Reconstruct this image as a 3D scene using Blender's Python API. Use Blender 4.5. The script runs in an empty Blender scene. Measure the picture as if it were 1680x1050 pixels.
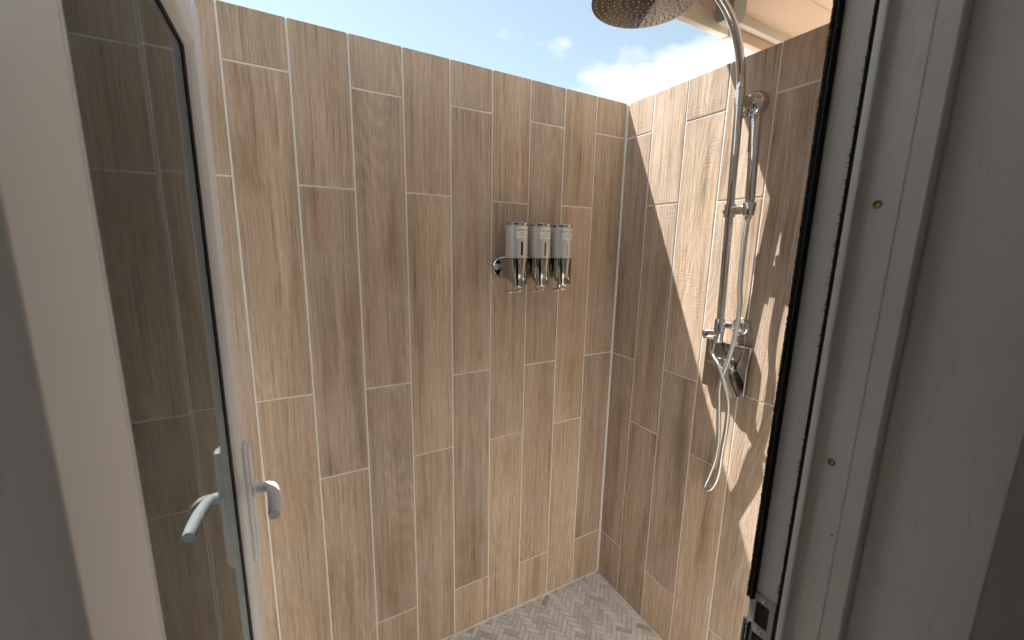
import bpy, bmesh, math, random
from mathutils import Vector, Matrix
random.seed(11)
scene = bpy.context.scene
PI = math.pi
# ------------------------------------------------------------------ camera
CX, CY, CZ = -1.2476, -1.3088, 1.5947
YAW, PITCH, ROLL, FOC = 0.5077, -0.1825, 0.0191, 0.7805
cam_data = bpy.data.cameras.new("camera")
cam = bpy.data.objects.new("camera", cam_data)
scene.collection.objects.link(cam)
_f = Vector((math.sin(YAW)*math.cos(PITCH), math.cos(YAW)*math.cos(PITCH), math.sin(PITCH)))
_r = Vector((math.cos(YAW), -math.sin(YAW), 0))
_u = _r.cross(_f)
_r2 = math.cos(ROLL)*_r + math.sin(ROLL)*_u
_u2 = -math.sin(ROLL)*_r + math.cos(ROLL)*_u
M = Matrix((_r2, _u2, -_f)).transposed().to_4x4()
M.translation = Vector((CX, CY, CZ))
cam.matrix_world = M
cam_data.sensor_width = 36
cam_data.lens = 18*FOC
cam_data.clip_start = 0.005
cam_data.clip_end = 3000
cam_data.dof.use_dof = True
cam_data.dof.focus_distance = 1.45
cam_data.dof.aperture_fstop = 7.0
scene.camera = cam
# ------------------------------------------------------------------ sky, sun, exposure
SUN = Vector((0.65, -1.0, -2.27)).normalized()          # the way the light travels
world = bpy.data.worlds.new("World")
scene.world = world
world.use_nodes = True
wn, wl = world.node_tree.nodes, world.node_tree.links
wn.clear()
w_out = wn.new("ShaderNodeOutputWorld")
w_bg = wn.new("ShaderNodeBackground")
w_bg.inputs[1].default_value = 0.06
sky = wn.new("ShaderNodeTexSky")
sky.sky_type = 'NISHITA'
sky.sun_disc = False
sky.sun_elevation = math.asin(-SUN.z)
sky.sun_rotation = math.atan2(-SUN.x, -SUN.y)
sky.air_density = 1.0
sky.dust_density = 0.4
sky.ozone_density = 1.0
tc = wn.new("ShaderNodeTexCoord")
mp = wn.new("ShaderNodeMapping")
mp.inputs['Scale'].default_value = (1.0, 1.0, 2.2)
mp.inputs['Location'].default_value = (0.35, 0.1, 0.0)
wl.new(tc.outputs['Generated'], mp.inputs[0])
cn = wn.new("ShaderNodeTexNoise")
cn.inputs['Scale'].default_value = 3.1
cn.inputs['Detail'].default_value = 9
cn.inputs['Roughness'].default_value = 0.58
wl.new(mp.outputs[0], cn.inputs['Vector'])
sepw = wn.new("ShaderNodeSeparateXYZ")
wl.new(tc.outputs['Generated'], sepw.inputs[0])
low = wn.new("ShaderNodeMapRange")                       # clouds lie low over the horizon
low.inputs['From Min'].default_value = 0.28
low.inputs['From Max'].default_value = 0.44
low.inputs['To Min'].default_value = 0.22
low.inputs['To Max'].default_value = -0.12
wl.new(sepw.outputs['Z'], low.inputs['Value'])
addw = wn.new("ShaderNodeMath"); addw.operation = 'ADD'
wl.new(cn.outputs['Fac'], addw.inputs[0]); wl.new(low.outputs[0], addw.inputs[1])
cr = wn.new("ShaderNodeValToRGB")
cr.color_ramp.elements[0].position = 0.515; cr.color_ramp.elements[0].color = (0, 0, 0, 1)
cr.color_ramp.elements[1].position = 0.63; cr.color_ramp.elements[1].color = (1, 1, 1, 1)
wl.new(addw.outputs[0], cr.inputs[0])
cmix = wn.new("ShaderNodeMix"); cmix.data_type = 'RGBA'
cmix.inputs['B'].default_value = (2.6, 2.65, 2.7, 1)
wl.new(cr.outputs[0], cmix.inputs['Factor'])
hsv = wn.new("ShaderNodeHueSaturation")
hsv.inputs['Saturation'].default_value = 0.66
hsv.inputs['Hue'].default_value = 0.474
hsv.inputs['Value'].default_value = 0.49
wl.new(sky.outputs[0], hsv.inputs['Color'])
wl.new(hsv.outputs[0], cmix.inputs['A'])
wl.new(cmix.outputs['Result'], w_bg.inputs[0])
wl.new(w_bg.outputs[0], w_out.inputs[0])

sun_data = bpy.data.lights.new("sun", 'SUN')
sun_data.energy = 2.0
sun_data.angle = math.radians(0.5)
sun_data.color = (1.0, 0.97, 0.90)
sun = bpy.data.objects.new("sun", sun_data)
scene.collection.objects.link(sun)
sun.rotation_euler = (-SUN).to_track_quat('Z', 'Y').to_euler()
sun.location = (-2, 3, 6)

scene.view_settings.view_transform = 'Standard'
scene.view_settings.look = 'None'
scene.view_settings.gamma = 1
scene.view_settings.exposure = 2.88
cy = scene.cycles
cy.use_denoising = True
cy.max_bounces = 14
cy.diffuse_bounces = 8
cy.glossy_bounces = 8
cy.transmission_bounces = 10
cy.caustics_reflective = True
cy.caustics_refractive = False
cy.blur_glossy = 0.3
cy.sample_clamp_indirect = 12.0

# ------------------------------------------------------------------ mesh helpers
class MB:
    def __init__(self):
        self.v, self.f, self.uv, self.tone, self.sm = [], [], [], [], []
    def face(self, pts, uv=None, tone=0.5, smooth=False):
        b = len(self.v)
        self.v += [Vector(p) for p in pts]
        self.f.append(list(range(b, b+len(pts))))
        self.uv.append(uv or [(0, 0)]*len(pts)); self.tone.append(tone); self.sm.append(smooth)
    def grid(self, rings, closed=True, smooth=True, cap0=False, cap1=False):
        b = len(self.v); n = len(rings[0])
        for r in rings: self.v += [Vector(p) for p in r]
        for i in range(len(rings)-1):
            for j in range(n if closed else n-1):
                k = (j+1) % n
                self._f([b+i*n+j, b+i*n+k, b+(i+1)*n+k, b+(i+1)*n+j], smooth)
        if cap0: self._f([b+j for j in range(n)][::-1], False)
        if cap1: self._f([b+(len(rings)-1)*n+j for j in range(n)], False)
    def _f(self, idx, smooth):
        self.f.append(idx); self.uv.append([(0, 0)]*len(idx)); self.tone.append(0.5); self.sm.append(smooth)
    def box(self, lo, hi, bev=0.0):
        (x0, y0, z0), (x1, y1, z1) = lo, hi
        if bev <= 0:
            p = [(x0,y0,z0),(x1,y0,z0),(x1,y1,z0),(x0,y1,z0),(x0,y0,z1),(x1,y0,z1),(x1,y1,z1),(x0,y1,z1)]
            b = len(self.v); self.v += [Vector(q) for q in p]
            for q in ((0,3,2,1),(4,5,6,7),(0,1,5,4),(1,2,6,5),(2,3,7,6),(3,0,4,7)):
                self._f([b+i for i in q], False)
            return
        bm = bmesh.new()
        bmesh.ops.create_cube(bm, size=1)
        for v in bm.verts:
            v.co = Vector(((x0+x1)/2+v.co.x*(x1-x0), (y0+y1)/2+v.co.y*(y1-y0), (z0+z1)/2+v.co.z*(z1-z0)))
        bmesh.ops.bevel(bm, geom=list(bm.edges), offset=bev, segments=3, profile=0.5, affect='EDGES')
        self.add_bm(bm, True)
    def add_bm(self, bm, smooth=False):
        bm.verts.index_update(); b = len(self.v)
        self.v += [v.co.copy() for v in bm.verts]
        for f in bm.faces: self._f([b+v.index for v in f.verts], smooth)
        bm.free()
    def tube(self, pts, r, n=16, caps=True):
        pts = [Vector(p) for p in pts]
        rr = r if isinstance(r, (list, tuple)) else [r]*len(pts)
        t0 = (pts[1]-pts[0]).normalized()
        a = t0.orthogonal().normalized(); rings = []
        for i, p in enumerate(pts):
            t = (pts[min(i+1, len(pts)-1)]-pts[max(i-1, 0)]).normalized()
            a = (a-t*a.dot(t)).normalized(); c = t.cross(a)
            rings.append([p+(a*math.cos(2*PI*j/n)+c*math.sin(2*PI*j/n))*rr[i] for j in range(n)])
        self.grid(rings, True, True, caps, caps)
    def lathe(self, origin, axis, prof, n=32):
        """prof: list of (distance along axis, radius)"""
        o, ax = Vector(origin), Vector(axis).normalized()
        a = ax.orthogonal().normalized(); c = ax.cross(a)
        rings = [[o+ax*d+(a*math.cos(2*PI*j/n)+c*math.sin(2*PI*j/n))*max(r, 1e-5) for j in range(n)] for d, r in prof]
        self.grid(rings, True, True, prof[0][1] > 1e-4, prof[-1][1] > 1e-4)
    def prism(self, poly, z0, z1, smooth=False):
        """poly: list of (x, y), counter-clockwise, extruded along z"""
        self.grid([[(x, y, z0) for x, y in poly], [(x, y, z1) for x, y in poly]], True, smooth, True, True)
    def build(self, name, mat, parent=None, sharp=True):
        me = bpy.data.meshes.new(name)
        me.from_pydata([tuple(v) for v in self.v], [], self.f)
        uvl = me.uv_layers.new(name="UVMap")
        att = me.attributes.new("tone", 'FLOAT', 'FACE')
        for p, uv, t, s in zip(me.polygons, self.uv, self.tone, self.sm):
            p.use_smooth = s
            att.data[p.index].value = t
            for li, q in zip(p.loop_indices, uv): uvl.data[li].uv = q
        me.materials.append(mat)
        if sharp: me.set_sharp_from_angle(angle=math.radians(40))
        o = bpy.data.objects.new(name, me)
        scene.collection.objects.link(o)
        if parent is not None:
            o.parent = parent
            o.matrix_parent_inverse = Matrix.Translation(parent.location).inverted() if parent.type == 'EMPTY' and parent.parent is None else Matrix()
        return o
def tag(o, label=None, cat=None, group=None, kind=None):
    if label: o['label'] = label
    if cat: o['category'] = cat
    if group: o['group'] = group
    if kind: o['kind'] = kind
    return o
def thing(name, label, cat, loc=(0, 0, 0), group=None):
    o = bpy.data.objects.new(name, None)
    o.empty_display_size = 0.05
    o.location = loc
    scene.collection.objects.link(o)
    return tag(o, label, cat, group)
def spline(pts, per=10):
    """Catmull-Rom through the points"""
    P = [Vector(p) for p in pts]; P = [P[0]*2-P[1]]+P+[P[-1]*2-P[-2]]; out = []
    for i in range(1, len(P)-2):
        for k in range(per):
            t = k/per
            out.append(0.5*((2*P[i])+(P[i+1]-P[i-1])*t+(2*P[i-1]-5*P[i]+4*P[i+1]-P[i+2])*t*t+(3*P[i]-P[i-1]-3*P[i+1]+P[i+2])*t**3))
    out.append(P[-2].copy()); return out

# ------------------------------------------------------------------ materials
class NT:
    def __init__(self, name):
        self.m = bpy.data.materials.new(name); self.m.use_nodes = True
        self.t = self.m.node_tree; self.n = self.t.nodes; self.l = self.t.links
        self.b = self.n['Principled BSDF']
    def node(self, typ, **kw):
        x = self.n.new('ShaderNode'+typ)
        for k, v in kw.items():
            if k in x.inputs: self.set(x.inputs[k], v)
            else: setattr(x, k, v)
        return x
    def set(self, inp, v):
        if hasattr(v, 'links'): self.l.new(v, inp)
        else: inp.default_value = v
    def math(self, op, a, b=None, c=None, clamp=False):
        x = self.n.new('ShaderNodeMath'); x.operation = op; x.use_clamp = clamp
        self.set(x.inputs[0], a)
        if b is not None: self.set(x.inputs[1], b)
        if c is not None: self.set(x.inputs[2], c)
        return x.outputs[0]
    def ramp(self, fac, stops):
        x = self.n.new('ShaderNodeValToRGB'); e = x.color_ramp.elements
        while len(e) < len(stops): e.new(0.5)
        for q, (p, c) in zip(e, stops):
            q.position = p; q.color = (c[0], c[1], c[2], 1) if isinstance(c, tuple) else (c, c, c, 1)
        self.set(x.inputs[0], fac); return x.outputs[0]
    def vec(self, x, y, z):
        c = self.n.new('ShaderNodeCombineXYZ')
        for i, q in enumerate((x, y, z)): self.set(c.inputs[i], q)
        return c.outputs[0]
    def noise(self, vec, scale=1.0, detail=2.0, rough=0.5, dist=0.0):
        x = self.n.new('ShaderNodeTexNoise')
        self.set(x.inputs['Vector'], vec)
        x.inputs['Scale'].default_value = scale; x.inputs['Detail'].default_value = detail
        x.inputs['Roughness'].default_value = rough; x.inputs['Distortion'].default_value = dist
        return x.outputs['Fac']
    def mixc(self, fac, a, b, mode='MIX'):
        x = self.n.new('ShaderNodeMix'); x.data_type = 'RGBA'; x.blend_type = mode
        self.set(x.inputs['Factor'], fac); self.set(x.inputs['A'], a); self.set(x.inputs['B'], b)
        return x.outputs['Result']
    def bump(self, h, strength, dist):
        x = self.n.new('ShaderNodeBump')
        x.inputs['Strength'].default_value = strength; x.inputs['Distance'].default_value = dist
        self.set(x.inputs['Height'], h); self.l.new(x.outputs[0], self.b.inputs['Normal'])
    def p(self, **kw):
        for k, v in kw.items(): self.set(self.b.inputs[k.replace('_', ' ')], v)
        return self.m

def wood_tile():
    k = NT('wood_look_tile')
    uvn = k.node('UVMap'); uvn.uv_map = 'UVMap'
    s = k.node('SeparateXYZ'); k.l.new(uvn.outputs[0], s.inputs[0])
    u, v = s.outputs[0], s.outputs[1]
    at = k.node('Attribute'); at.attribute_name = 'tone'
    tone = at.outputs['Fac']
    # a slow sideways wander of the grain along the plank
    wob = k.noise(k.vec(k.math('MULTIPLY', u, 2.0), k.math('MULTIPLY', v, 1.6), 0.0), 1, 2)
    uw = k.math('ADD', u, k.math('MULTIPLY', k.math('SUBTRACT', wob, 0.5), 0.030))
    g = k.noise(k.vec(k.math('MULTIPLY', uw, 8.0), k.math('MULTIPLY', v, 0.9), 3.1), 1, 1.0, 0.4)
    rings = k.math('SINE', k.math('MULTIPLY', g, 150.0))
    rings = k.math('MULTIPLY_ADD', rings, 0.5, 0.5)
    rings = k.math('POWER', rings, 2.2)
    gate = k.ramp(k.noise(k.vec(k.math('MULTIPLY', u, 7.0), k.math('MULTIPLY', v, 1.5), 9.0), 1, 1), [(0.46, 0.06), (0.62, 1.0)])
    streak = k.noise(k.vec(k.math('MULTIPLY', uw, 150.0), k.math('MULTIPLY', v, 2.6), 1.0), 1, 4, 0.62)
    short = k.noise(k.vec(k.math('MULTIPLY', uw, 230.0), k.math('MULTIPLY', v, 16.0), 6.0), 1, 2, 0.6)
    fine = k.noise(k.vec(k.math('MULTIPLY', u, 620.0), k.math('MULTIPLY', v, 34.0), 5.0), 1, 2, 0.6)
    broad = k.noise(k.vec(k.math('MULTIPLY', uw, 21.0), k.math('MULTIPLY', v, 0.7), 7.0), 1, 4, 0.6)
    blot = k.noise(k.vec(k.math('MULTIPLY', u, 7.0), k.math('MULTIPLY', v, 3.0), 2.0), 1, 3, 0.55)
    base = k.ramp(broad, [(0.29, (0.275, 0.184, 0.120)), (0.41, (0.406, 0.295, 0.209)), (0.54, (0.516, 0.396, 0.295)), (0.68, (0.631, 0.504, 0.400))])
    grey = k.mixc(k.math('MULTIPLY', k.ramp(blot, [(0.36, 0.0), (0.64, 1.0)]), 0.75), base, (0.476, 0.389, 0.326, 1))
    warm = k.mixc(k.math('MULTIPLY', tone, 0.38), grey, (0.531, 0.379, 0.251, 1))
    pore = k.ramp(streak, [(0.30, 0.70), (0.42, 1.0)])
    l1 = k.math('MULTIPLY', k.math('MULTIPLY_ADD', streak, 0.85, 0.60), pore)
    l2 = k.math('ADD', 0.97, k.math('MULTIPLY', k.math('MULTIPLY', rings, gate), 0.14))
    l3 = k.math('MULTIPLY', k.math('MULTIPLY_ADD', fine, 0.40, 0.80), k.math('MULTIPLY_ADD', short, 0.60, 0.70))
    l4 = k.math('MULTIPLY', k.math('MULTIPLY_ADD', tone, 0.24, 0.88), k.math('MULTIPLY_ADD', blot, 0.46, 0.78))
    lum = k.math('MULTIPLY', k.math('MULTIPLY', l1, l2), k.math('MULTIPLY', l3, l4))
    # a dark flow here and there, and knots
    flow = k.ramp(k.noise(k.vec(k.math('MULTIPLY', uw, 13.0), k.math('MULTIPLY', v, 1.0), 21.0), 1, 2, 0.5), [(0.58, 1.0), (0.74, 0.70)])
    vo = k.node('TexVoronoi'); vo.feature = 'F1'
    k.set(vo.inputs['Vector'], k.vec(k.math('MULTIPLY', u, 6.2), k.math('MULTIPLY', v, 2.6), 0.0)); vo.inputs['Scale'].default_value = 1.0
    kn = k.ramp(k.math('ADD', vo.outputs['Distance'], k.math('MULTIPLY', k.math('SUBTRACT', blot, 0.5), 0.06)), [(0.02, 0.42), (0.045, 0.72), (0.10, 1.0)])
    sepc = k.node('SeparateXYZ'); k.l.new(vo.outputs['Color'], sepc.inputs[0])
    has = k.math('GREATER_THAN', sepc.outputs[0], 0.84)
    kn = k.mixc(has, (1, 1, 1, 1), kn)
    lum = k.math('MULTIPLY', lum, flow)
    col = k.mixc(1.0, warm, k.vec(lum, lum, lum), 'MULTIPLY')
    col = k.mixc(1.0, col, kn, 'MULTIPLY')
    # sawn relief: short ripples across the grain
    rip = k.noise(k.vec(k.math('MULTIPLY', u, 24.0), k.math('MULTIPLY', v, 260.0), 4.0), 1, 2, 0.5, 0.6)
    rgate = k.ramp(k.noise(k.vec(k.math('MULTIPLY', u, 12.0), k.math('MULTIPLY', v, 7.0), 14.0), 1, 1), [(0.42, 0.05), (0.62, 1.0)])
    h = k.math('ADD', k.math('MULTIPLY', k.math('MULTIPLY', rip, rgate), 0.8), k.math('ADD', k.math('MULTIPLY', streak, 0.35), k.math('MULTIPLY', rings, 0.25)))
    k.bump(h, 0.6, 0.0022)
    ro = k.math('MULTIPLY_ADD', streak, 0.2, 0.40)
    return k.p(Base_Color=col, Roughness=ro, Specular_IOR_Level=0.4)

def plain(name, col, rough=0.5, metal=0.0, vary=0.06, scale=30.0, bump=0.0, spec=0.5, scuff=0.0):
    k = NT(name)
    t = k.node('TexCoord')
    n = k.noise(t.outputs['Object'], scale, 4, 0.6)
    n2 = k.noise(t.outputs['Object'], scale*0.13, 2, 0.5)
    f = k.math('MULTIPLY_ADD', k.math('ADD', n, n2), vary, 1.0-vary)
    c = k.mixc(1.0, (col[0], col[1], col[2], 1), k.vec(f, f, f), 'MULTIPLY')
    if scuff:                                                 # rubbed marks, short scratches and dust specks
        mp_ = k.node('Mapping'); mp_.inputs['Scale'].default_value = (90, 90, 14); k.l.new(t.outputs['Object'], mp_.inputs[0])
        m1 = k.ramp(k.noise(mp_.outputs[0], 1.0, 5, 0.7, 1.2), [(0.60, 1.0), (0.70, 1.0-scuff)])
        m2 = k.ramp(k.noise(t.outputs['Object'], 420.0, 2, 0.5), [(0.70, 1.0), (0.76, 1.0-1.5*scuff)])
        m3 = k.ramp(k.noise(t.outputs['Object'], 5.0, 3, 0.6), [(0.35, 1.0-0.5*scuff), (0.65, 1.0)])
        c = k.mixc(1.0, c, m1, 'MULTIPLY'); c = k.mixc(1.0, c, m2, 'MULTIPLY'); c = k.mixc(1.0, c, m3, 'MULTIPLY')
    if bump: k.bump(n, 0.4, bump)
    return k.p(Base_Color=c, Roughness=k.math('MULTIPLY_ADD', n, 0.12, rough-0.06), Metallic=metal, Specular_IOR_Level=spec)

def marble():
    k = NT('marble_mosaic')
    at = k.node('Attribute'); at.attribute_name = 'tone'
    uvn = k.node('UVMap'); uvn.uv_map = 'UVMap'
    ve = k.noise(uvn.outputs[0], 9.0, 4, 0.55, 1.0)
    vein = k.ramp(ve, [(0.40, 1.0), (0.49, 0.92), (0.52, 0.84), (0.55, 0.97), (0.7, 1.0)])
    base = k.ramp(at.outputs['Fac'], [(0.0, (0.44, 0.44, 0.44)), (0.06, (0.58, 0.58, 0.58)), (0.25, (0.72, 0.73, 0.74)), (0.6, (0.84, 0.85, 0.86)), (1.0, (0.90, 0.91, 0.92))])
    c = k.mixc(1.0, base, vein, 'MULTIPLY')
    return k.p(Base_Color=c, Roughness=0.42)

WOOD = wood_tile()
GROUT = plain('pale_grout', (0.86, 0.855, 0.84), 0.85, vary=0.08, scale=120, bump=0.0004)
FGROUT = plain('grey_floor_grout', (0.44, 0.44, 0.44), 0.85, vary=0.10, scale=120)
MARBLE = marble()
PVC = plain('white_pvc', (0.90, 0.91, 0.92), 0.36, vary=0.025, scale=9, scuff=0.07)
PVCF = plain('white_frame_pvc', (0.88, 0.90, 0.91), 0.42, vary=0.05, scale=11, scuff=0.16)
CHROME = NT('polished_chrome').p(Base_Color=(0.64, 0.65, 0.66, 1), Metallic=1.0, Roughness=0.04)
HOSE = NT('hose_chrome').p(Base_Color=(0.72, 0.72, 0.72, 1), Metallic=1.0, Roughness=0.16)
SATIN = plain('satin_silver', (0.74, 0.74, 0.74), 0.38, 0.50, 0.03, 40)
BLACK = plain('black_rubber', (0.008, 0.008, 0.010), 0.75, vary=0.2, scale=60)
DARK = plain('dark_cavity', (0.012, 0.012, 0.013), 0.6, vary=0.1)
STEEL = plain('dull_steel', (0.46, 0.45, 0.42), 0.42, 0.85, 0.06, 60)
BRASS = plain('brass_screw', (0.42, 0.28, 0.09), 0.4, 0.9, 0.1, 200)
PAPER = plain('label_paper', (0.92, 0.92, 0.90), 0.6, vary=0.02)
INK = plain('black_ink', (0.03, 0.03, 0.03), 0.7, vary=0.02)
CLEAR = NT('clear_button').p(Base_Color=(0.75, 0.76, 0.86, 1), Roughness=0.12)
PEACH = plain('peach_stucco', (0.53, 0.385, 0.295), 0.85, vary=0.09, scale=35, bump=0.002)
TAN = plain('tan_painted_wood', (0.80, 0.72, 0.60), 0.7, vary=0.06, scale=18)
PALE = plain('pale_painted_beam', (0.76, 0.72, 0.65), 0.7, vary=0.06, scale=18)
BEAMP = plain('weathered_beam_paint', (0.52, 0.48, 0.42), 0.7, vary=0.08, scale=18)
LINING = plain('white_reveal_paint', (0.86, 0.875, 0.885), 0.5, vary=0.05, scale=7, scuff=0.13)
GREYP = plain('grey_painted_bracket', (0.40, 0.42, 0.39), 0.6, vary=0.06, scale=18)
PLASTER = plain('interior_plaster', (0.70, 0.69, 0.67), 0.85, vary=0.05, scale=25)
HOUSEP = plain('cream_house_plaster', (0.85, 0.825, 0.77), 0.85, vary=0.05, scale=25)
STUCCO = plain('exterior_stucco', (0.50, 0.44, 0.37), 0.9, vary=0.08, scale=40, bump=0.002)
EARTH = plain('pale_bounce_ground', (0.52, 0.47, 0.40), 0.95, vary=0.15, scale=8)
PLANK = plain('interior_floor_board', (0.30, 0.22, 0.15), 0.5, vary=0.12, scale=6)
def glass_mat():
    k = NT('grey_tinted_glass')
    return k.p(Base_Color=(0.155, 0.180, 0.188, 1), Roughness=0.0, IOR=1.06, Transmission_Weight=1.0)
GLASS = glass_mat()

# ------------------------------------------------------------------ setting
Z_TOP = 2.168
g = MB(); g.face([(-1500, -1500, -0.06), (1500, -1500, -0.06), (1500, 1500, -0.06), (-1500, 1500, -0.06)])  # unseen ground sheet, kept pale to bounce sunlight up to the eave
tag(g.build('ground', EARTH), kind='structure')

def slope(x): return 0.021*max(0.0, -x)/0.75                 # the shower floor falls towards the corner
LEFT_END = -2.7
HOUSE_Y = CY+0.252                                            # outside face of the house wall
IN_Y = CY+0.066                                               # inside face
fl = MB()
fl.face([(LEFT_END, HOUSE_Y, slope(LEFT_END)), (0, HOUSE_Y, 0), (0, 0, 0), (LEFT_END, 0, slope(LEFT_END))])
fl.face([(LEFT_END, HOUSE_Y, -0.05), (LEFT_END, 0, -0.05), (0, 0, -0.05), (0, HOUSE_Y, -0.05)])
floor = tag(fl.build('floor', FGROUT), kind='structure')
mo = MB()
TW, TL, GR = 0.0205, 0.0615, 0.0022
c45 = math.sqrt(0.5)
def mosaic_tile(p, q, du, dv):
    pts = [(p+GR/2, q+GR/2), (p+du-GR/2, q+GR/2), (p+du-GR/2, q+dv-GR/2), (p+GR/2, q+dv-GR/2)]
    w = [((a-b)*c45, (a+b)*c45) for a, b in pts]
    cxm, cym = sum(a for a, b in w)/4, sum(b for a, b in w)/4
    if not (-1.7 < cxm < 0.03 and HOUSE_Y < cym < 0.03): return
    w = [(min(a, -0.004), min(b, -0.004)) for a, b in w]
    if abs((w[0][0]-w[2][0])*(w[1][1]-w[3][1])-(w[1][0]-w[3][0])*(w[0][1]-w[2][1])) < 2e-5: return
    tone = random.random()**0.55
    if random.random() < 0.012: tone *= 0.25
    ou, ov = random.uniform(0, 50), random.uniform(0, 50)
    h = 0.0025+random.uniform(0, 0.0006)
    top = [(a+(cxm-a)*0.03, b+(cym-b)*0.03, slope(a)+h) for a, b in w]
    bot = [(a, b, slope(a)+h-0.0022) for a, b in w]
    mo.face(top, [(ou+a, ov+b) for a, b in w], tone)
    for i in range(4):
        j = (i+1) % 4
        mo.face([bot[i], bot[j], top[j], top[i]], [(ou, ov)]*4, tone)
for i in range(-125, 126):
    for j in range(-40, 41):
        # herringbone: an L of one lying and one standing tile on a (1,1)/(3,-3) lattice
        bp = i*TW + j*TL; bq = i*TW - j*TL
        mosaic_tile(bp, bq, TL, TW)
        mosaic_tile(bp, bq+TW, TW, TL)
mo.build('mosaic_tiles', MARBLE, floor)

# ---- tiled walls -------------------------------------------------
G = 0.0054
def wall_tiles(cols, joints, place):
    """cols: list of (s0, s1) along the wall; joints: list of z lists per column"""
    m = MB()
    for (s0, s1), js in zip(cols, joints):
        zs = [-0.02] + sorted(z for z in js if 0.02 < z < Z_TOP-0.03) + [Z_TOP]
        for a, b in zip(zs[:-1], zs[1:]):
            lo = a + (G/2 if a > 0 else 0); hi = b - (G/2 if b < Z_TOP else 0)
            l, r = s0+G/2, s1-G/2
            if r-l < 0.01: continue
            jit = random.uniform(0, 0.0005); e = 0.0012
            ou, ov, tone = random.uniform(0, 40), random.uniform(0, 40), random.random()
            flip = random.choice((1, -1))
            f = [(l+e, lo+e), (r-e, lo+e), (r-e, hi-e), (l+e, hi-e)]
            o = [(l, lo), (r, lo), (r, hi), (l, hi)]
            tl = [random.uniform(-0.0004, 0.0004) for _ in range(3)]; tl.append(tl[0]+tl[2]-tl[1])
            F = [place(s, 0.0017+jit+q, z) for (s, z), q in zip(f, tl)]; M1 = [place(s, 0.0012+jit+q, z) for (s, z), q in zip(o, tl)]; B = [place(s, 0.0004, z) for s, z in o]
            uvf = [(ou+s, ov+flip*z) for s, z in f]; uvo = [(ou+s, ov+flip*z) for s, z in o]
            m.face(F, uvf, tone)
            for i in range(4):
                j = (i+1) % 4
                m.face([M1[i], M1[j], F[j], F[i]], [uvo[i], uvo[j], uvf[j], uvf[i]], tone)
                m.face([B[i], B[j], M1[j], M1[i]], [uvo[i], uvo[j], uvo[j], uvo[i]], tone)
    return m
def stagger(k):                                               # joints of column k (0 at the corner)
    top = 2.033 if k % 2 == 0 else 1.755
    top += random.uniform(-0.006, 0.006)
    return [top-0.9007*i for i in range(4)]

A1, B1, W = 0.160, 0.138, 0.15
cols = [(0.006, A1)] + [(A1+W*i, A1+W*(i+1)) for i in range(17)]
lw = thing('tiled_wall', 'long wood-look tiled wall behind the three soap dispensers, in shade', 'wall', (-1.3, 0.05, 0))
wall_tiles(cols, [stagger(k) for k in range(len(cols))], lambda s, d, z: (-s, -d, z)).build('plank_tiles', WOOD, lw)
m = MB(); m.box((LEFT_END, 0.0, -0.05), (0.0, 0.11, Z_TOP-0.002)); m.build('grout_bed', GROUT, lw)
cols = [(0.006, B1)] + [(B1+W*i, B1+W*(i+1)) for i in range(6)]
cols[-1] = (cols[-1][0], -HOUSE_Y)
rw = thing('tiled_wall', 'short wood-look tiled wall carrying the shower fittings, half in sunlight', 'wall', (0.05, -0.5, 0))
wall_tiles(cols, [stagger(k) for k in range(len(cols))], lambda s, d, z: (-d, -s, z)).build('plank_tiles', WOOD, rw)
m = MB(); m.box((0.0, HOUSE_Y, -0.05), (0.11, 0.11, Z_TOP-0.002)); m.build('grout_bed', GROUT, rw)
m = MB()                                                      # sealant down the corner and along the floor
m.prism([(-0.0005, -0.0005), (-0.0065, -0.0026), (-0.0026, -0.0065)], 0.0, Z_TOP-0.003)
m.build('corner_sealant', GROUT, rw)
m = MB()
m.face([(LEFT_END, -0.0022, slope(LEFT_END)+0.006), (-0.006, -0.0022, 0.006), (-0.006, -0.0075, 0.0034), (LEFT_END, -0.0075, slope(LEFT_END)+0.0034)])
m.build('base_sealant', GROUT, lw)

ew = thing('added_end_wall', 'unseen stucco end wall added to keep light out at the far left of the shower yard', 'wall', (LEFT_END, -0.5, 0))
m = MB(); m.box((LEFT_END-0.11, HOUSE_Y, -0.05), (LEFT_END-0.001, 0.11, Z_TOP)); m.build('wall', STUCCO, ew)  # out of view, added to darken the left end of the yard
# ---- the house wall with its doorway, and the dim room behind it -----------
JS = 1.12
XR = CX+0.465*JS                                              # right jamb
XL = CX-0.135
DOOR_TOP, SILL = 1.975, 0.12
hw = thing('house_wall', 'house wall pierced by the shower doorway, at the right edge of the photo', 'wall', (XR+0.6, HOUSE_Y, 0))
m = MB()
y0, y1 = IN_Y, HOUSE_Y
RX = CX+0.478*JS                                              # plaster reveal
m.box((RX+0.002, y0, -0.05), (2.6, y1-0.002, 2.36))
m.box((-3.4, y0, -0.05), (XL-0.03, y1-0.002, 2.36))
m.box((XL-0.03, y0+0.002, DOOR_TOP+0.04), (RX+0.002, y1-0.004, 2.36))
m.box((XL-0.03, y0+0.002, -0.05), (RX+0.002, y1-0.004, SILL-0.03))
m.tube([(RX+0.010, y0+0.006, SILL-0.02), (RX+0.010, y0+0.006, DOOR_TOP)], 0.0085, 12)
m.build('wall', HOUSEP, hw)
m = MB(); m.box((RX-0.0035, IN_Y-0.0015, SILL-0.03), (RX+0.0018, CY+0.1338*JS+0.001, DOOR_TOP+0.03), 0.0012); m.build('reveal_lining', LINING, hw)

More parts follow.
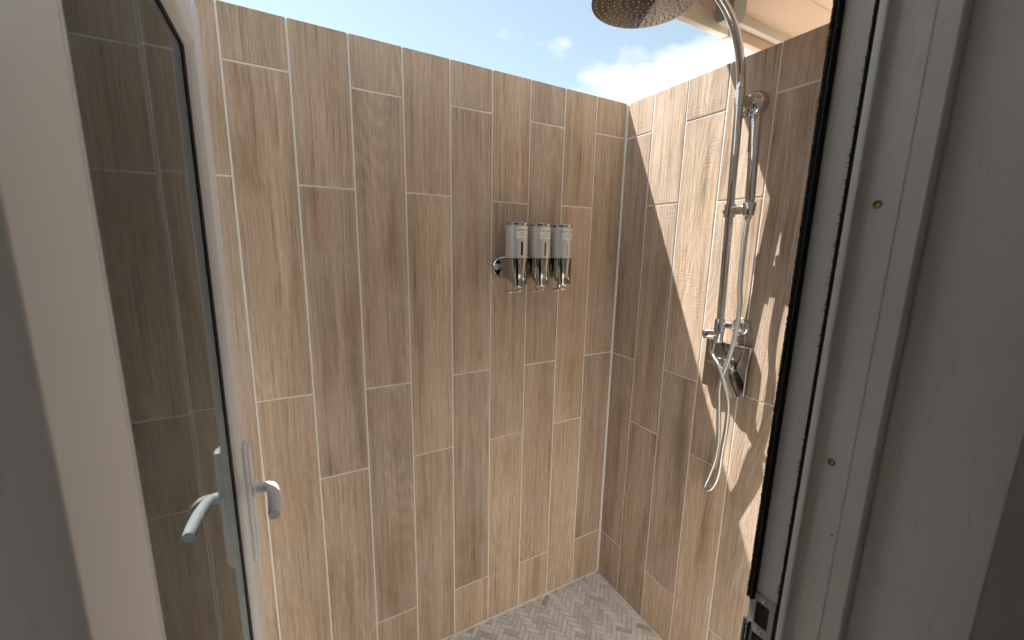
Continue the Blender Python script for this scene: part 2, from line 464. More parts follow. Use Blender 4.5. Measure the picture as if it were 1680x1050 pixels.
def room_box():
    f = MB(); f.box((-3.4, -4.6, -0.05), (2.6, IN_Y, 0.12)); tag(f.build('interior_floor', PLANK), kind='structure')
    f = MB(); f.box((-3.4, -4.6, 2.36), (2.6, IN_Y, 2.42)); tag(f.build('ceiling', PLASTER), kind='structure')
    f = MB()
    f.box((-3.46, -4.6, -0.05), (-3.4, IN_Y, 2.42)); f.box((2.6, -4.6, -0.05), (2.66, IN_Y, 2.42))
    # unseen back wall; the opening is added to let in soft fill light
    f.box((-3.4, -4.66, -0.05), (-0.6, -4.6, 2.42)); f.box((1.0, -4.66, -0.05), (2.6, -4.6, 2.42))
    f.box((-0.6, -4.66, -0.05), (1.0, -4.6, 1.6)); f.box((-0.6, -4.66, 2.1), (1.0, -4.6, 2.42))
    tag(f.build('interior_wall', PLASTER), kind='structure')
room_box()

# ------------------------------------------------------------------ door frame (right jamb close to the camera)
df = thing('door_frame', 'white door frame with black brush seals and a steel keep, close by on the right', 'door frame', (XR, HOUSE_Y, SILL))
def P(x, y): return (CX+x*JS, CY+y*JS)
prof = [P(.466,.221), P(.465,.220), P(.465,.1935), P(.4665,.1925), P(.4665,.1868), P(.456,.1864), P(.4553,.1853), P(.4553,.1805), P(.4562,.1795),
        P(.4600,.1790), P(.4628,.1755), P(.4632,.1710), P(.4618,.1600), P(.4618,.1508), P(.4632,.1504), P(.4632,.1495), P(.4618,.1491),
        P(.4618,.1352), P(.4628,.1342), P(.4745,.1338), P(.4745,.2215)]
m = MB(); m.prism(prof[::-1], SILL-0.02, DOOR_TOP+0.02); m.build('jamb', PVCF, df)
# left jamb and head, mostly out of sight
m = MB(); m.box((XL-0.03, CY+0.10, SILL-0.02), (XL, HOUSE_Y-0.01, DOOR_TOP+0.02), 0.002); m.build('jamb', PVCF, df)
m = MB(); m.box((XL, CY+0.15, DOOR_TOP), (CX+0.452*JS, HOUSE_Y-0.012, DOOR_TOP+0.02), 0.002); m.build('head', PVCF, df)
m = MB(); m.box((XL, CY+0.10, SILL-0.03), (CX+0.452*JS, HOUSE_Y-0.01, SILL-0.002), 0.002); m.build('threshold', STEEL, df)

KEEP_TOP = CZ-0.402*JS
def brush(x, y, nx, ny, wid, dep, z0, z1, step, jag):
    """pile seal: a dark core with a ragged edge of fibres; (nx, ny) points the way the fibres stand"""
    b = MB(); n = Vector((nx, ny, 0)).normalized(); t = Vector((-n.y, n.x, 0))
    o = Vector((x, y, 0)); nz = int((z1-z0)/step); fr, bk = [], []
    for i in range(nz+1):
        z = z0+(z1-z0)*i/nz
        a = dep*(1+jag*random.uniform(-1, 1)); c = dep*(1+jag*random.uniform(-1, 1))
        fr.append([o-t*wid/2+Vector((0, 0, z)), o-t*wid/2+n*a+Vector((0, 0, z)), o-t*wid*0.12+n*(a*0.9)+Vector((0, 0, z)), o+t*wid*0.0+n*(dep*0.62)+Vector((0, 0, z)),
                   o+t*wid*0.15+n*(c*0.93)+Vector((0, 0, z)), o+t*wid/2+n*c+Vector((0, 0, z)), o+t*wid/2+Vector((0, 0, z))])
    b.grid(fr, True, False, True, True)
    for i in range(int((z1-z0)/step*0.7)):                    # single stray fibres
        z = random.uniform(z0, z1); s = random.uniform(-0.5, 0.5)*wid
        l = dep*random.uniform(0.95, 1.15); d = random.uniform(-0.0015, 0.0015)
        p = o+t*s+Vector((0, 0, z)); e = p+n*l+Vector((0, 0, d))
        b.face([p+Vector((0, 0, .0003)), p-Vector((0, 0, .0003)), e])
    return b
bx, by = P(.4648, .2195)
brush(bx, by, -1, 0.32, 0.0072*JS, 0.0062*JS, KEEP_TOP-0.012, DOOR_TOP, 0.0012, 0.10).build('brush_seal', BLACK, df)
brush(bx, by, -1, 0.32, 0.0072*JS, 0.0062*JS, SILL, KEEP_TOP-0.048, 0.0012, 0.10).build('brush_seal', BLACK, df)
bx, by = P(.4655, .1894)
brush(bx, by, -1, 0.1, 0.0050*JS, 0.0042*JS, SILL, DOOR_TOP, 0.002, 0.10).build('brush_seal', BLACK, df)
fib = MB()                                                    # fibres lying on the frame along the inner seal
for _ in range(700):
    z = random.uniform(SILL, DOOR_TOP); k = 0.5+0.5*math.sin(z*23)*math.sin(z*7+1)
    if random.random() > k: continue
    xx, yy = P(.4648, .1935); l = random.uniform(0.0008, 0.0034)
    fib.face([(xx-0.0002, yy-0.001, z), (xx-0.0002, yy-0.001, z+random.uniform(0.0006, 0.002)), (xx-0.0002, yy+l, z+random.uniform(-0.001, 0.001))])
fib.build('seal_fibres', BLACK, df)
# steel keep with two square cut-outs
kx = P(.4640, 0)[0]
ya, yb = CY+.1935*JS, CY+.2215*JS
zt = KEEP_TOP
kp = MB()
holes = [(zt-0.046, zt-0.012), (zt-0.094, zt-0.060)]
ha, hb = ya+0.0062, yb-0.0085
zlo = zt-0.125
kp.box((kx-0.0015, ya, zlo), (kx+0.0015, ha, zt)); kp.box((kx-0.0015, hb, zlo), (kx+0.0015, yb, zt))
prev = zt
for a, b in holes:
    kp.box((kx-0.0015, ha, b), (kx+0.0015, hb, prev)); prev = a
kp.box((kx-0.0015, ha, zlo), (kx+0.0015, hb, prev))
keep = kp.build('keep', STEEL, df)
hm = MB()
for a, b in holes:
    hm.box((kx+0.0005, ha+0.0002, a+0.0002), (kx+0.0011, hb-0.0002, b-0.0002))
hm.build('keep_hole', DARK, keep)
for z in (zt-0.006, zt-0.053):
    s = MB(); s.lathe((kx-0.0012, (ha+hb)/2, z), (-1, 0, 0), [(0, 0.0034), (0.0008, 0.0031), (0.0012, 0.002), (0.0008, 0.0012), (0.0006, 0)], 16)
    s.build('screw', CHROME, keep)
# brass screws in the frame face
for ty, zz in ((.361, .048), (.361, -.232)):
    x = P(.4614, 0)[0]; y = CY+ty*.4622*JS-0.001
    s = MB(); s.lathe((x+0.0016, y, CZ+zz), (-1, 0, 0), [(0, 0.0042), (0.0012, 0.0040), (0.0018, 0.0034), (0.0016, 0.0022), (0.0004, 0.0018), (0.0002, 0)], 18)
    s.build('screw', BRASS, df)
# small hole and scratches
x, y = P(.4612, .1545)
s = MB(); s.lathe((x-0.0001, y, CZ-0.315), (-1, 0, 0), [(0, 0.0011), (0.0003, 0.0009), (0.0003, 0)], 10); s.build('screw_hole', DARK, df)

# ------------------------------------------------------------------ the open glazed door
XD = CX-0.100                                                 # visible face of the leaf
TH = 0.034
YA, YB = CY+0.2475, CY+0.886
ZB, ZT = 0.15, CZ+0.367
ST = 0.088                                                    # flat of the stiles
door = thing('glazed_door', 'white glazed door standing open into the shower, on the left', 'door', (XD-TH/2, YA, ZB))
def rail(name, lo, hi):
    b = MB(); b.box(lo, hi, 0.0018); return b.build(name, PVC, door)
rail('stile', (XD-TH, YA, ZB), (XD, YA+ST, ZT))
latch = rail('stile', (XD-TH, YB-0.073, ZB), (XD, YB, ZT))
rail('rail', (XD-TH+0.0005, YA+ST-0.004, ZT-0.073), (XD-0.0005, YB-0.069, ZT-0.0005))
rail('rail', (XD-TH+0.0005, YA+ST-0.004, ZB+0.0005), (XD-0.0005, YB-0.069, ZB+0.10))
XG = XD-0.014
gy0, gy1, gz0, gz1 = YA+ST, YB-0.073, ZB+0.10, ZT-0.073
BW = 0.0145
bd = MB()                                                     # glazing bead: a sloping rim with a groove, all round
def bead_ring(off):
    return lambda x: [(x, gy0+off, gz0+off), (x, gy1-off, gz0+off), (x, gy1-off, gz1-off), (x, gy0+off, gz1-off)]
sec = [(-0.002, XD-0.0025), (0.0005, XD-0.0025), (0.0010, XD-0.0070), (0.0060, XD-0.0070), (0.0066, XD-0.0020), (0.0085, XD-0.0012), (BW, XD-0.0085), (BW, XG-0.001)]
bd.grid([bead_ring(o)(x) for o, x in sec], True, False)
bd.build('glazing_bead', PVC, door)
gk = MB()
gk.grid([bead_ring(o)(x) for o, x in [(BW-0.003, XG+0.0005), (BW, XG+0.0025), (BW+0.0018, XG+0.0022), (BW+0.0030, XG+0.0004)]], True, False)
gk.build('gasket', plain('grey_gasket', (0.035, 0.035, 0.04), 0.6, vary=0.1), door)
gl = MB(); gl.box((XG-0.006, gy0+0.002, gz0+0.002), (XG, gy1-0.002, gz1-0.002)); gl.build('glass_pane', GLASS, door, sharp=False)
ob = MB()
ob.grid([[(x, gy0+o, gz0+o), (x, gy1-o, gz0+o), (x, gy1-o, gz1-o), (x, gy0+o, gz1-o)] for o, x in [(0.0, XD-TH+0.006), (0.004, XD-TH+0.004), (0.012, XD-TH+0.004), (0.018, XG-0.0065)]], True, False)
ob.build('glazing_bead', PVC, door)
# handles
HY, HZ = YB-0.050, CZ-0.464
def handle(side):
    xf = XD if side > 0 else XD-TH
    b = MB()
    b.box((min(xf, xf+side*0.007), HY-0.019, HZ-0.140), (max(xf, xf+side*0.007), HY+0.019, HZ+0.095), 0.003)
    b.box((min(xf+side*0.006, xf+side*0.012), HY-0.012, HZ-0.137), (max(xf+side*0.006, xf+side*0.012), HY+0.012, HZ+0.092), 0.003)
    r = b.build('back_plate', PVC, door)
    l = MB()
    L = 0.100
    e, t = (0.042, 0.047) if side > 0 else (0.030, 0.040)
    path = [Vector((xf+side*0.004, HY, HZ)), Vector((xf+side*(e-0.013), HY, HZ)), Vector((xf+side*(e-0.0075), HY-0.0012, HZ)), Vector((xf+side*(e-0.0025), HY-0.0052, HZ)), Vector((xf+side*e, HY-0.0125, HZ))]
    for q in range(1, 13):
        w_ = q/12
        path.append(Vector((xf+side*(e+(t-e)*w_+0.002*math.sin(w_*PI)), HY-0.0125-(L-0.0125)*w_, HZ-0.001*w_)))
    l.tube(path, [0.0098]*5+[0.0100+0.0006*math.sin(q/12*PI) for q in range(1, 12)]+[0.0088], 18)
    l.lathe((xf+side*0.007, HY, HZ), (side, 0, 0), [(0, 0.0150), (0.005, 0.0150), (0.0065, 0.0135), (0.0065, 0.0)], 24)
    l.build('lever', PVC, door)
handle(1); handle(-1)
for z in (ZB+0.2, ZT-0.25):                                   # hinges on the hidden edge
    h = MB(); h.tube([(XD-TH-0.006, YA-0.008, z-0.045), (XD-TH-0.006, YA-0.008, z+0.045)], 0.007, 14); h.build('hinge', PVC, door)

# ------------------------------------------------------------------ roof eave above the house side
ev = thing('roof_eave', 'peach roof overhang with a tan fascia above the shower, top right', 'eave', (0.5, -0.6, 2.26))
EY, EZ = -0.380, 2.262
X0, X1 = -0.42, 2.4
m = MB(); m.box((X0, EY-0.022, EZ), (0.026, EY, EZ+0.15), 0.002); m.build('fascia', TAN, ev)
m = MB(); m.box((0.060, EY-0.022, EZ+0.0005), (X1, EY, EZ+0.15), 0.002); m.build('fascia', PEACH, ev)  # right-hand fascia; the orange of bounced sun is put into its colour
m = MB(); m.box((0.018, EY-0.026, EZ-0.006), (0.066, EY+0.006, EZ+0.15), 0.007); m.build('fascia_joint', PALE, ev)
# beam on the soffit edge with its grey end block
m = MB(); m.box((-0.010, EY-0.048, EZ+0.030), (X1, EY-0.026, EZ+0.075), 0.003); m.build('beam', BEAMP, ev)
def rz(y): return 2.318+0.36*(-0.42-y)
m = MB()
oc = [(0.030, 0.0), (0.022, 0.03), (-0.022, 0.03), (-0.030, 0.01), (-0.030, -0.055), (-0.018, -0.07), (0.018, -0.07), (0.030, -0.055)]
m.grid([[(x, EY-0.065+a, EZ+0.072+b) for a, b in oc] for x in (-0.070, -0.012)], True, False, True, True)
m.build('end_block', GREYP, ev)
m = MB()
yc = -0.528
m.face([(X0, EY-0.022, rz(EY-0.022)), (X1, EY-0.022, rz(EY-0.022)), (X1, yc, rz(yc)), (X0, yc, rz(yc))][::-1])
m.face([(X0, yc-0.004, rz(yc)+0.004), (X1, yc-0.004, rz(yc)+0.004), (X1, HOUSE_Y-0.05, rz(yc)+0.030), (X0, HOUSE_Y-0.05, rz(yc)+0.030)][::-1])
m.face([(X0, yc, rz(yc)), (X1, yc, rz(yc)), (X1, yc-0.004, rz(yc)+0.004), (X0, yc-0.004, rz(yc)+0.004)][::-1])
m.build('soffit', PEACH, ev)
SHY = -0.555                                                  # unseen left overhang, shaped to let sun in yet shade the jamb
m = MB(); m.box((-3.0, SHY-0.022, EZ), (X0-0.004, SHY, EZ+0.15), 0.002); m.build('fascia', PALE, ev)
m = MB(); m.face([(-3.0, SHY-0.022, EZ+0.05), (-3.0, HOUSE_Y-0.05, EZ+0.07), (X0-0.004, HOUSE_Y-0.05, EZ+0.07), (X0-0.004, SHY-0.022, EZ+0.05)][::-1]); m.build('soffit', PALE, ev)  # unseen soffit kept pale to bounce light onto the door stile
m = MB(); m.box((X0-0.004, HOUSE_Y-0.05, EZ+0.002), (X0, EY-0.022, EZ+0.149)); m.build('end_board', PALE, ev)
m = MB(); m.box((-3.02, -4.8, EZ+0.152), (X0-0.004, SHY+0.012, EZ+0.19)); m.build('roof', STUCCO, ev)
m = MB(); m.box((X0, -4.8, EZ+0.15), (X1+0.4, EY+0.012, EZ+0.19)); m.build('roof', STUCCO, ev)

# ------------------------------------------------------------------ overhead shower: riser, arm, rain head
SY = -0.5265
sh = thing('overhead_shower', 'tall chrome riser pipe with a gooseneck arm and round rain shower head', 'shower', (0, SY, 1.37))
def pole_x(z): return -(0.045+(z-1.40)*0.0455)               # it leans out a little
m = MB()
NECK = [(pole_x(2.03), SY, 2.03), (pole_x(2.07), SY, 2.07), (-0.088, SY, 2.115), (-0.104, SY, 2.155), (-0.129, SY, 2.193), (-0.160, SY, 2.222), (-0.200, SY, 2.247), (-0.250, SY, 2.266),
        (-0.310, SY, 2.277), (-0.370, SY, 2.274), (-0.420, SY, 2.258), (-0.452, SY, 2.232), (-0.464, SY, 2.205), (-0.466, SY, 2.192)]
m.tube(spline(NECK, 6), 0.0118, 24); m.build('arm', CHROME, sh)
m = MB(); m.tube([(pole_x(1.375), SY, 1.375), (pole_x(2.035), SY, 2.035)], 0.0118, 28); m.build('riser_pipe', CHROME, sh)
m = MB(); m.lathe((pole_x(2.005), SY, 2.005), (-0.0455, 0, 1), [(0, 0.0122), (0.001, 0.0142), (0.045, 0.0142), (0.047, 0.0122)], 28); m.build('collar', CHROME, sh)
m = MB()
m.lathe((-0.0028, -0.535, 2.021), (-1, 0, 0), [(0, 0.0350), (0.009, 0.0352), (0.013, 0.0345), (0.022, 0.0310), (0.030, 0.0240), (0.036, 0.0150), (0.038, 0.0)], 40)
m.tube([(-0.024, -0.535, 2.021), (pole_x(2.021), SY, 2.021)], 0.0150, 24)
m.lathe((-0.030, -0.522, 1.996), (-0.8, -0.1, -0.6), [(0, 0.011), (0.012, 0.011), (0.0155, 0.0085), (0.0165, 0.004), (0.0165, 0)], 20)
m.build('wall_mount', CHROME, sh)
HX, HZ2, HR = -0.470, 2.168, 0.1245
hd = MB()
hd.lathe((HX, SY, HZ2), (0, 0, 1), [(0.0, HR-0.0025), (0.001, HR), (0.0045, HR), (0.006, HR-0.002), (0.0085, 0.06), (0.010, 0.028), (0.013, 0.0165), (0.024, 0.0150), (0.026, 0.0)], 96)
HEADM = NT('brushed_head_steel').p(Base_Color=(0.24, 0.235, 0.235, 1), Metallic=1.0, Roughness=0.06)
rain = hd.build('rain_head', HEADM, sh)
nz = MB()
for r in range(1, 9):
    n = 6*r; rad = r*0.0142
    for i in range(n):
        a = 2*PI*i/n+r*0.21
        nz.lathe((HX+rad*math.cos(a), SY+rad*math.sin(a), HZ2+0.0004), (0, 0, -1), [(0, 0.0021), (0.0014, 0.0016), (0.0019, 0.0008), (0.0019, 0)], 8)
NOZ = plain('grey_silicone', (0.88, 0.87, 0.86), 0.6, vary=0.03)
nz.build('nozzles', NOZ, rain)

# slider bracket on the riser
m = MB(); zs = 1.7125; px_ = pole_x(zs)
m.tube([(px_, SY, zs-0.019), (px_, SY, zs+0.019)], [0.0165, 0.0165], 28)
m.box((px_-0.013, SY-0.056, zs-0.0125), (px_+0.009, SY+0.004, zs+0.0125), 0.004)
m.lathe((-0.062, -0.587, zs-0.019), (0, 0, 1), [(0, 0.012), (0.002, 0.0145), (0.036, 0.0185), (0.038, 0.0175), (0.038, 0.0)], 26)
m.lathe((px_-0.005, SY+0.004, zs), (0, 1, 0), [(0, 0.010), (0.010, 0.010), (0.012, 0.008), (0.012, 0.0)], 20)
m.build('slider', CHROME, sh)

# ------------------------------------------------------------------ hand shower with its hose
hs = thing('hand_shower', 'slim perforated chrome hand shower resting in the slider bracket, its hose looping below', 'hand shower', (-0.062, -0.587, 1.72))
hb = Vector((-0.062, -0.587, 1.728)); ht = Vector((-0.066, -0.577, 1.972))
ax = (ht-hb).normalized(); Lh = (ht-hb).length
m = MB(); m.lathe(hb, ax, [(0, 0.0095), (0.008, 0.0120), (0.02, 0.0130), (Lh*0.55, 0.0138), (Lh*0.62, 0.0146), (Lh-0.012, 0.0146), (Lh-0.004, 0.0130), (Lh, 0.0095), (Lh, 0)], 28)
wand = m.build('wand', CHROME, hs)
nd = MB(); dirn = Vector((-0.62, 0.50, 0)); dirn = (dirn-ax*dirn.dot(ax)).normalized(); sd = ax.cross(dirn)
for i in range(26):
    for j in range(-3, 4):
        if (i+j) % 2: continue
        t = Lh*0.60+i*0.0042; ang = j*0.20
        n = dirn*math.cos(ang)+sd*math.sin(ang); c = hb+ax*t+n*0.01445
        nd.lathe(c, n, [(0, 0.0015), (0.0011, 0.0012), (0.0012, 0)], 7)
nd.build('spray_holes', BLACK, wand)
m = MB()
for rad, r in ((0.0062, 0.0009),):
    c = hb+ax*(Lh*0.50)+dirn*0.0138
    m.tube([c+(ax*math.cos(a)+sd*math.sin(a))*rad*0.9-dirn*(0.0016*abs(math.sin(a))) for a in [2*PI*q/20 for q in range(21)]], r, 6)
m.build('button', CHROME, wand)
HPX = -0.098
hp = [(HPX+0.030, -0.5265, 1.292), (HPX+0.020, -0.533, 1.272), (HPX, -0.556, 1.262), (HPX-0.004, -0.578, 1.240), (HPX-0.004, -0.602, 1.190), (HPX, -0.618, 1.130), (HPX, -0.621, 1.060), (HPX, -0.617, 0.975), (HPX, -0.615, 0.905), (HPX, -0.608, 0.862),
      (HPX, -0.594, 0.830), (HPX, -0.580, 0.821), (HPX, -0.574, 0.832), (HPX, -0.584, 0.872), (HPX, -0.598, 0.937), (HPX, -0.601, 1.003), (HPX, -0.595, 1.064), (HPX, -0.589, 1.122),
      (HPX-0.012, -0.592, 1.180), (HPX-0.018, -0.602, 1.225), (HPX-0.014, -0.613, 1.287), (HPX-0.006, -0.618, 1.352), (HPX, -0.617, 1.431), (HPX, -0.609, 1.50), (HPX, -0.606, 1.60), (hb.x-0.001, hb.y, 1.69), (hb.x, hb.y, 1.70)]
def toward_wall(p, xn):                                       # same sight line, nearer the wall
    c = Vector((CX, CY, CZ)); p = Vector(p); return c+(p-c)*((xn-CX)/(p.x-CX))
xq = [-0.055, -0.059, -0.068, -0.072, -0.067, -0.060, -0.053, -0.045, -0.038, -0.034, -0.031, -0.030, -0.030, -0.034, -0.040, -0.046, -0.052, -0.058,
      -0.064, -0.068, -0.066, -0.062, -0.060, -0.059, -0.060, -0.061, -0.062]
hp = [toward_wall(p, x) for p, x in zip(hp, xq)]
hp[-2:] = [Vector((hb.x, hb.y, 1.69)), Vector((hb.x, hb.y, 1.702))]
path = spline(hp, 10)
# resample evenly and give it its spiral ribs
dist = [0.0]
for a, b in zip(path[:-1], path[1:]): dist.append(dist[-1]+(b-a).length)
step = 0.0012; pts = []; rad = []; k = 0
for i in range(int(dist[-1]/step)):
    d = i*step
    while dist[k+1] < d: k += 1
    t = (d-dist[k])/max(1e-9, dist[k+1]-dist[k]); pts.append(path[k].lerp(path[k+1], t))
    rad.append(0.0070+(0.0007, 0.0007, 0.0002, -0.0011)[i % 4])
m = MB(); m.tube(pts, rad, 14); hose = m.build('hose', HOSE, hs, sharp=False)
m = MB(); m.lathe((hb.x, hb.y, 1.684), (0, 0, 1), [(0, 0.0075), (0.002, 0.0092), (0.016, 0.0105), (0.034, 0.0100)], 20); m.build('hose_nut', CHROME, hose)
m = MB(); m.lathe((hp[0].x+0.003, hp[0].y+0.001, 1.308), (-0.25, -0.08, -1), [(0, 0.0105), (0.016, 0.0105), (0.030, 0.0088), (0.034, 0.0078)], 20); m.build('hose_nut', CHROME, hose)


# ------------------------------------------------------------------ diverter at the foot of the riser, and the mixer valve
dv = MB()
dx = pole_x(1.38)
dv.lathe((dx, SY, 1.300), (0, 0, 1), [(0, 0.0125), (0.003, 0.0150), (0.034, 0.0150), (0.036, 0.0168), (0.074, 0.0168), (0.078, 0.0135)], 28)
dv.lathe((dx, SY, 1.326), Vector((-0.75, 0.62, 0)), [(0, 0.010), (0.018, 0.010), (0.020, 0.0145), (0.044, 0.0145), (0.046, 0.0130), (0.046, 0)], 28)
dv.tube(spline([(dx, SY, 1.360), (dx+0.004, SY-0.020, 1.360), (dx+0.012, SY-0.036, 1.358), (-0.012, SY-0.046, 1.357)], 8), 0.0105, 20)
dv.lathe((-0.0055, SY-0.046, 1.357), (-1, 0, 0), [(0, 0.0300), (0.005, 0.0300), (0.010, 0.0270), (0.013, 0.0200), (0.014, 0.0170), (0.026, 0.0160), (0.028, 0.0140), (0.028, 0)], 34)
dv.build('diverter', CHROME, sh)

va = thing('shower_valve', 'square chrome mixer valve plate with a lever handle on the sunlit tiles', 'valve', (-0.006, -0.545, 1.222))
m = MB(); m.box((-0.026, -0.620, 1.138), (-0.0055, -0.472, 1.300), 0.004); m.build('plate', NT('valve_plate_chrome').p(Base_Color=(0.40, 0.39, 0.38, 1), Metallic=1.0, Roughness=0.05), va)
m = MB(); hc = Vector((-0.024, -0.560, 1.232))
m.lathe(hc, (-1, 0, 0), [(0, 0.030), (0.004, 0.030), (0.008, 0.0235), (0.024, 0.0225), (0.029, 0.0205), (0.030, 0.0)], 34); m.build('hub', CHROME, va)
lv = MB()
def blade(p0, p1, w0, w1, t0, t1):
    p0, p1 = Vector(p0), Vector(p1); d = (p1-p0).normalized(); n = Vector((-1, 0, 0)); n = (n-d*n.dot(d)).normalized(); s = d.cross(n)
    rings = []
    for k in range(9):
        t = k/8; p = p0.lerp(p1, t)+n*0.010*math.sin(t*PI); w = w0+(w1-w0)*t; th = t0+(t1-t0)*t
        rings.append([p+s*a*w/2+n*b*th/2 for a, b in ((-1, -.6), (-.7, -1), (.7, -1), (1, -.6), (1, .6), (.7, 1), (-.7, 1), (-1, .6))])
    lv.grid(rings, True, True, True, True)
blade((-0.044, -0.560, 1.240), (-0.054, -0.606, 1.140), 0.022, 0.034, 0.014, 0.007)
blade((-0.044, -0.558, 1.232), (-0.052, -0.500, 1.236), 0.022, 0.006, 0.013, 0.006)
lv.build('lever', CHROME, va)
m = MB(); m.lathe((-0.0262, -0.6, 1.285), (-1, 0, 0), [(0, 0.003), (0.0012, 0.0024), (0.0012, 0)], 12); m.build('screw', CHROME, va)

# ------------------------------------------------------------------ three soap dispensers on one chrome bar
DY = -0.078
br = thing('dispenser_bracket', 'chrome wall bar with round ends holding the three soap dispensers', 'bracket', (-0.445, -0.01, 1.52))
m = MB()
xs = (-0.5505, -0.4555, -0.3605)
def stadium(xa, xb, zc, r, y0_, y1_, inset):
    def ring(y, k):
        out = []
        for i in range(17): a = PI/2+PI*i/16; out.append((xa+(r-k)*math.cos(a), y, zc+(r-k)*math.sin(a)))
        for i in range(17): a = -PI/2+PI*i/16; out.append((xb+(r-k)*math.cos(a), y, zc+(r-k)*math.sin(a)))
        return out
    m.grid([ring(y0_, 0), ring(y1_+inset, 0), ring(y1_, inset)], True, True, True, True)
stadium(-0.572, -0.313, 1.519, 0.0375, -0.0055, -0.017, 0.003)
bar = m.build('bar', CHROME, br)
for x in (-0.596, -0.487, -0.3905):
    m = MB(); m.lathe((x, -0.0165, 1.521), (0, -1, 0), [(0, 0.0115), (0.002, 0.0105), (0.003, 0.006), (0.003, 0)], 22); m.build('button', CLEAR, bar)

def text_mesh(body, size):
    cu = bpy.data.curves.new('label_text', 'FONT'); cu.body = body; cu.size = size; cu.align_x = 'CENTER'
    o = bpy.data.objects.new('label_text', cu); scene.collection.objects.link(o)
    bpy.context.view_layer.update()
    me = bpy.data.meshes.new_from_object(o.evaluated_get(bpy.context.evaluated_depsgraph_get()))
    vs = [v.co.copy() for v in me.vertices]; fs = [list(p.vertices) for p in me.polygons]
    bpy.data.objects.remove(o); bpy.data.curves.remove(cu); bpy.data.meshes.remove(me)
    return vs, fs
R = 0.0385
CUP = NT('dark_chrome').p(Base_Color=(0.44, 0.43, 0.41, 1), Metallic=1.0, Roughness=0.05)
WORDS = (('SHAMPOO', 'leftmost silver soap dispenser, its label reading SHAMPOO, with a dark window slot'),
         ('CONDITIONER', 'middle silver soap dispenser, its label reading CONDITIONER, between the other two'),
         ('BODY WASH', 'rightmost silver soap dispenser, its label reading BODY WASH, nearest the corner'))
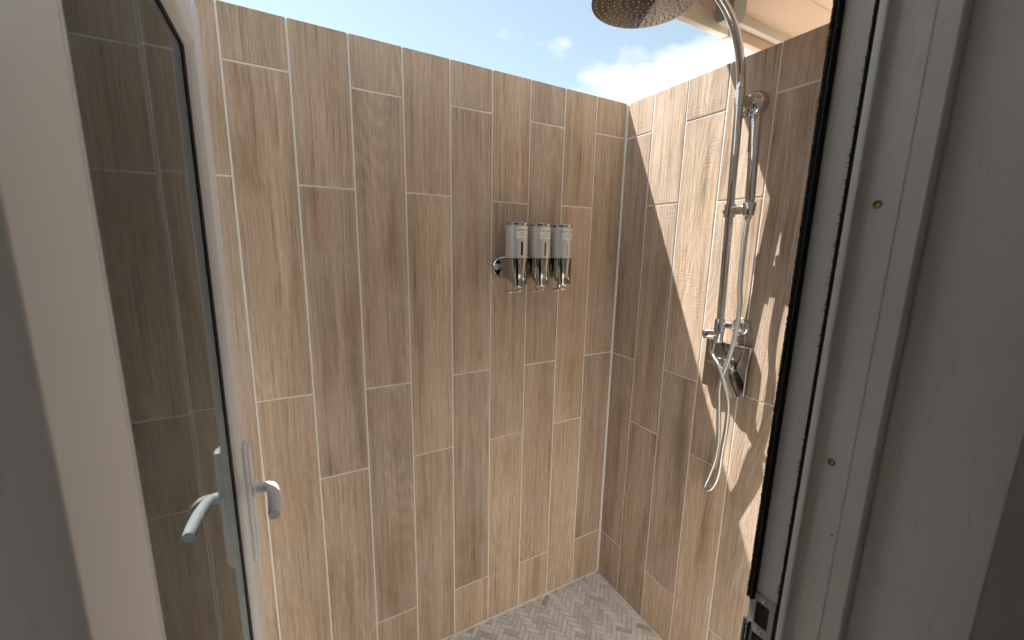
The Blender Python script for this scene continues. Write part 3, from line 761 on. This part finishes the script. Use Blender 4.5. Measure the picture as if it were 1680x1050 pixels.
for i, x in enumerate(xs):
    word, lab = WORDS[i]
    d = thing('soap_dispenser', lab, 'dispenser', (x, DY, 1.445), 'soap dispensers on the chrome bar')
    m = MB(); m.lathe((x, DY, 1.545), (0, 0, 1), [(0, R-0.001), (0.001, R), (0.119, R), (0.120, R-0.001)], 48); m.build('bottle', SATIN, d)
    m = MB(); m.lathe((x, DY, 1.6652), (0, 0, 1), [(0, R-0.0006), (0.001, R+0.0006), (0.0080, R+0.0006), (0.0100, R-0.0012), (0.0104, R-0.004), (0.0092, R-0.006), (0.0092, 0)], 48); m.build('cap', CHROME, d)
    # chrome cup: half round in front, flat cheeks running back to the bar, rounded foot
    m = MB(); rc = R+0.0022
    sec = []
    for k in range(41):
        a = PI+PI*k/40; sec.append((math.cos(a)*rc, math.sin(a)*rc))
    sec += [(rc, 0.060), (-rc, 0.060)]
    def foot(u, v):                                           # the cheeks end level, the front runs down into a round tongue
        if v >= -1e-6: return 1.482
        return min(1.482, 1.4955-math.sqrt(max(0.0, rc*rc-u*u)))
    top = [(x+u, DY+v, 1.5525) for u, v in sec]
    ti = [(x+u*0.95, DY+v*0.95 if v < 0 else DY+v, 1.5525) for u, v in sec]
    low_ = [(x+u, DY+v, foot(u, v)+0.0025) for u, v in sec]
    lo2 = [(x+u*0.96, DY+(v*0.96 if v < 0 else v), foot(u, v)) for u, v in sec]
    lo3 = [(x+u*0.5, DY+(v*0.5 if v < 0 else v), 1.486) for u, v in sec]
    m.grid([ti, top, low_, lo2, lo3], True, True, False, True)
    m.build('cup', CUP, d)
    m = MB()                                                  # dark joint line where bottle meets cup
    m.lathe((x, DY, 1.5526), (0, 0, 1), [(0, rc-0.0005), (0.0015, rc-0.0005), (0.0018, R)], 48); m.build('rim', BLACK, d)
    def on_cyl(s, z, r): a = s/r; return (x+r*math.sin(a), DY-r*math.cos(a), z)
    # oval badge on the tongue
    m = MB(); ring = [on_cyl(0.0105*math.cos(a), 1.4725+0.0165*math.sin(a), rc+0.0012) for a in [2*PI*q/28 for q in range(29)]]
    m.tube(ring, 0.0021, 8)
    ds = [on_cyl(0.0095*math.cos(a), 1.4725+0.0155*math.sin(a), rc+0.0008) for a in [2*PI*q/28 for q in range(28)]]
    m.face(ds)
    m.tube([on_cyl(0.0005, 1.462, rc+0.002), on_cyl(-0.003, 1.480, rc+0.002)], 0.0014, 8)
    m.build('badge', CHROME, d)
    # push lever
    m = MB()
    m.box((x-0.0050-0.016, DY-0.021, 1.442), (x+0.0050-0.016, DY-0.010, 1.484), 0.001)
    m.box((x-0.041, DY-0.024, 1.4355), (x+0.009, DY-0.010, 1.4450), 0.0022)
    m.build('push_lever', CHROME, d)
    # window slot
    m = MB(); sl = []
    for q in range(12): a = PI*q/11; sl.append(on_cyl(0.0042*math.cos(a), 1.608+0.0033*math.sin(a), R+0.0004))
    for q in range(12): a = PI+PI*q/11; sl.append(on_cyl(0.0042*math.cos(a), 1.567+0.0033*math.sin(a), R+0.0004))
    m.face(sl)
    m.build('window_slot', (DARK, plain('amber_liquid', (0.24, 0.19, 0.11), 0.3), plain('milky_liquid', (0.50, 0.48, 0.42), 0.3))[i], d)
    # paper label with print
    m = MB(); n = 12; W2, z0_, z1_ = 0.0215, 1.622, 1.660
    m.grid([[on_cyl(-W2+2*W2*q/n, z, R+0.0005) for q in range(n+1)] for z in (z0_, z1_)], False, True)
    lbl = m.build('label', PAPER, d)
    m = MB()
    vs, fs = text_mesh(word, 0.0098 if len(word) < 10 else 0.0072)
    b = len(m.v); m.v += [Vector(on_cyl(v.x*(0.86 if len(word) < 10 else 0.85), 1.6465+v.y*0.9, R+0.0009)) for v in vs]
    for f in fs: m._f([b+q for q in f], False)
    for (a, c, z, t) in ((-0.007, 0.007, 1.6405, 0.0009), (-0.015, 0.015, 1.6345, 0.0006), (-0.013, 0.013, 1.6300, 0.0006)):
        m.grid([[on_cyl(a+(c-a)*q/8, zz, R+0.0009) for q in range(9)] for zz in (z, z+t)], False, True)
    m.build('lettering', INK, lbl)
